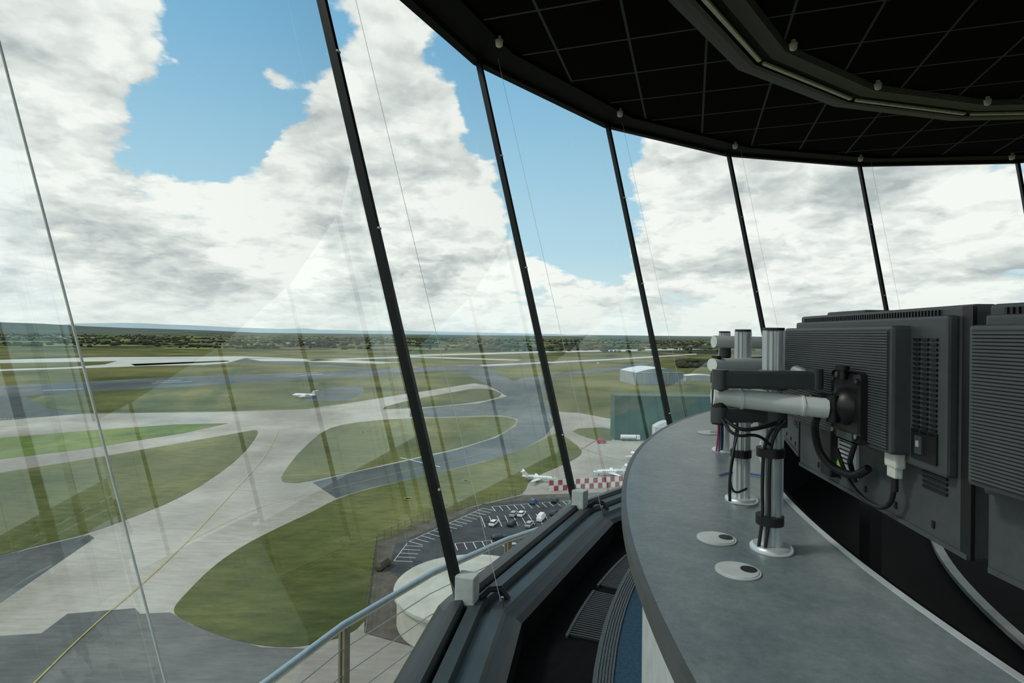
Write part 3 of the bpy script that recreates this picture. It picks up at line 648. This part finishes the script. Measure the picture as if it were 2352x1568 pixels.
def noise(vec,scale,det=9,rough=.56,dist=.0,out='Fac'):
    q=n.new('ShaderNodeTexNoise'); q.inputs['Scale'].default_value=scale; q.inputs['Detail'].default_value=det; q.inputs['Roughness'].default_value=rough; q.inputs['Distortion'].default_value=dist; l.new(vec,q.inputs['Vector']); return q.outputs[out]
def puff(vec,scale):
    q=n.new('ShaderNodeTexVoronoi'); q.feature='F1'; q.inputs['Scale'].default_value=scale; q.inputs['Detail'].default_value=2.0; q.inputs['Roughness'].default_value=.55; q.inputs['Lacunarity'].default_value=2.4
    q.normalize=True; l.new(vec,q.inputs['Vector']); return q.outputs['Distance']
wc=VM('SCALE',VM('SUBTRACT',noise(V0,4.5,5,.65,0,'Color'),(.5,.5,.5)),None,.16)      # wispy distortion of the puffs
Wv=VM('ADD',V0,wc); W2=VM('ADD',Wv,(-.025,-.01,.05))
p1=puff(Wv,5.2); p2=puff(W2,5.2)
n1=noise(Wv,2.2,4,.5); n2=noise(VM('ADD',Wv,(-.08,-.02,.14)),2.2,3,.5)
nf=noise(V0,11,5,.65)
def dirn(px,py):
    dx,dy=px-1176,py-784; return tuple(Vector(((dx+dy*ROLL)/F_PX,1,-(784+dy-dx*ROLL-766)/F_PX)).normalized())
blobs=[(600,110,.20,-.25),(460,210,.13,-.16),(540,300,.09,-.14),(660,20,.12,-.12),(1110,250,.14,-.18),(1060,60,.13,-.18),(1240,420,.17,-.26),(1300,300,.17,-.24),(1330,520,.12,-.22),(1390,610,.08,-.12),(330,290,.10,-.17),(400,30,.08,-.10),(120,200,.07,-.12),(1500,500,.06,-.12),
 (860,200,.18,.20),(880,420,.22,.16),(230,60,.15,.14),(150,400,.24,.13),(640,430,.16,.13),(640,560,.2,.12),(1120,430,.06,.18),(1050,600,.15,.16),(1590,400,.11,.18),(1750,480,.22,.14),(2150,450,.25,.12),(1650,620,.25,.12),(1020,240,.045,.16),(620,170,.04,.24),(850,700,.25,.12),(250,620,.3,.10)]
acc=MA('ADD',n1,MA('MULTIPLY',MA('SUBTRACT',.42,p1),.36))
acc=MA('ADD',acc,MA('MULTIPLY',MA('SUBTRACT',nf,.5),.16))
for px,py,r_,a_ in blobs:
    acc=MA('ADD',acc,MR(VM('DISTANCE',Dv,dirn(px,py)),0.0,r_*1.25,a_,0.0))
mask=MR(acc,.485,.55)
relief=MA('ADD',MA('MULTIPLY',MA('SUBTRACT',n1,n2),3.6),MA('MULTIPLY',MA('SUBTRACT',p2,p1),2.4))
core=MR(acc,.60,.85,0,.20)
sh=MA('SUBTRACT',MA('ADD',MA('ADD',relief,.80),MA('MULTIPLY',MA('SUBTRACT',nf,.5),.6)),core,True)
cloud=MIX(sh,(.47,.515,.525),(1.0,1.0,.965))
blue=MIX(MR(Z,.02,.55),(.54,.77,.88),(.20,.47,.73))
blue=MIX(MR(Z,0,.16,.85,0),blue,(.78,.86,.87))
sky=MIX(mask,blue,cloud)
sky=MIX(MR(Z,0,.10,.60,0),sky,(.84,.89,.87))
l.new(sky,bg.inputs['Color']); bg.inputs['Strength'].default_value=1.08
# ------------------------------------------------------------------ CAMERA
cam=bpy.data.cameras.new('camera'); co=bpy.data.objects.new('camera',cam); bpy.context.scene.collection.objects.link(co)
cam.sensor_width=36; cam.lens=F_PX/2352*36; cam.shift_y=-18/2352; cam.clip_start=.02; cam.clip_end=100000
co.matrix_world=Matrix.Translation((0,0,EYE))@Matrix.Rotation(math.pi/2,4,'X')@Matrix.Rotation(ROLL,4,'Z')
bpy.context.scene.camera=co
bpy.context.scene.view_settings.view_transform='Standard'
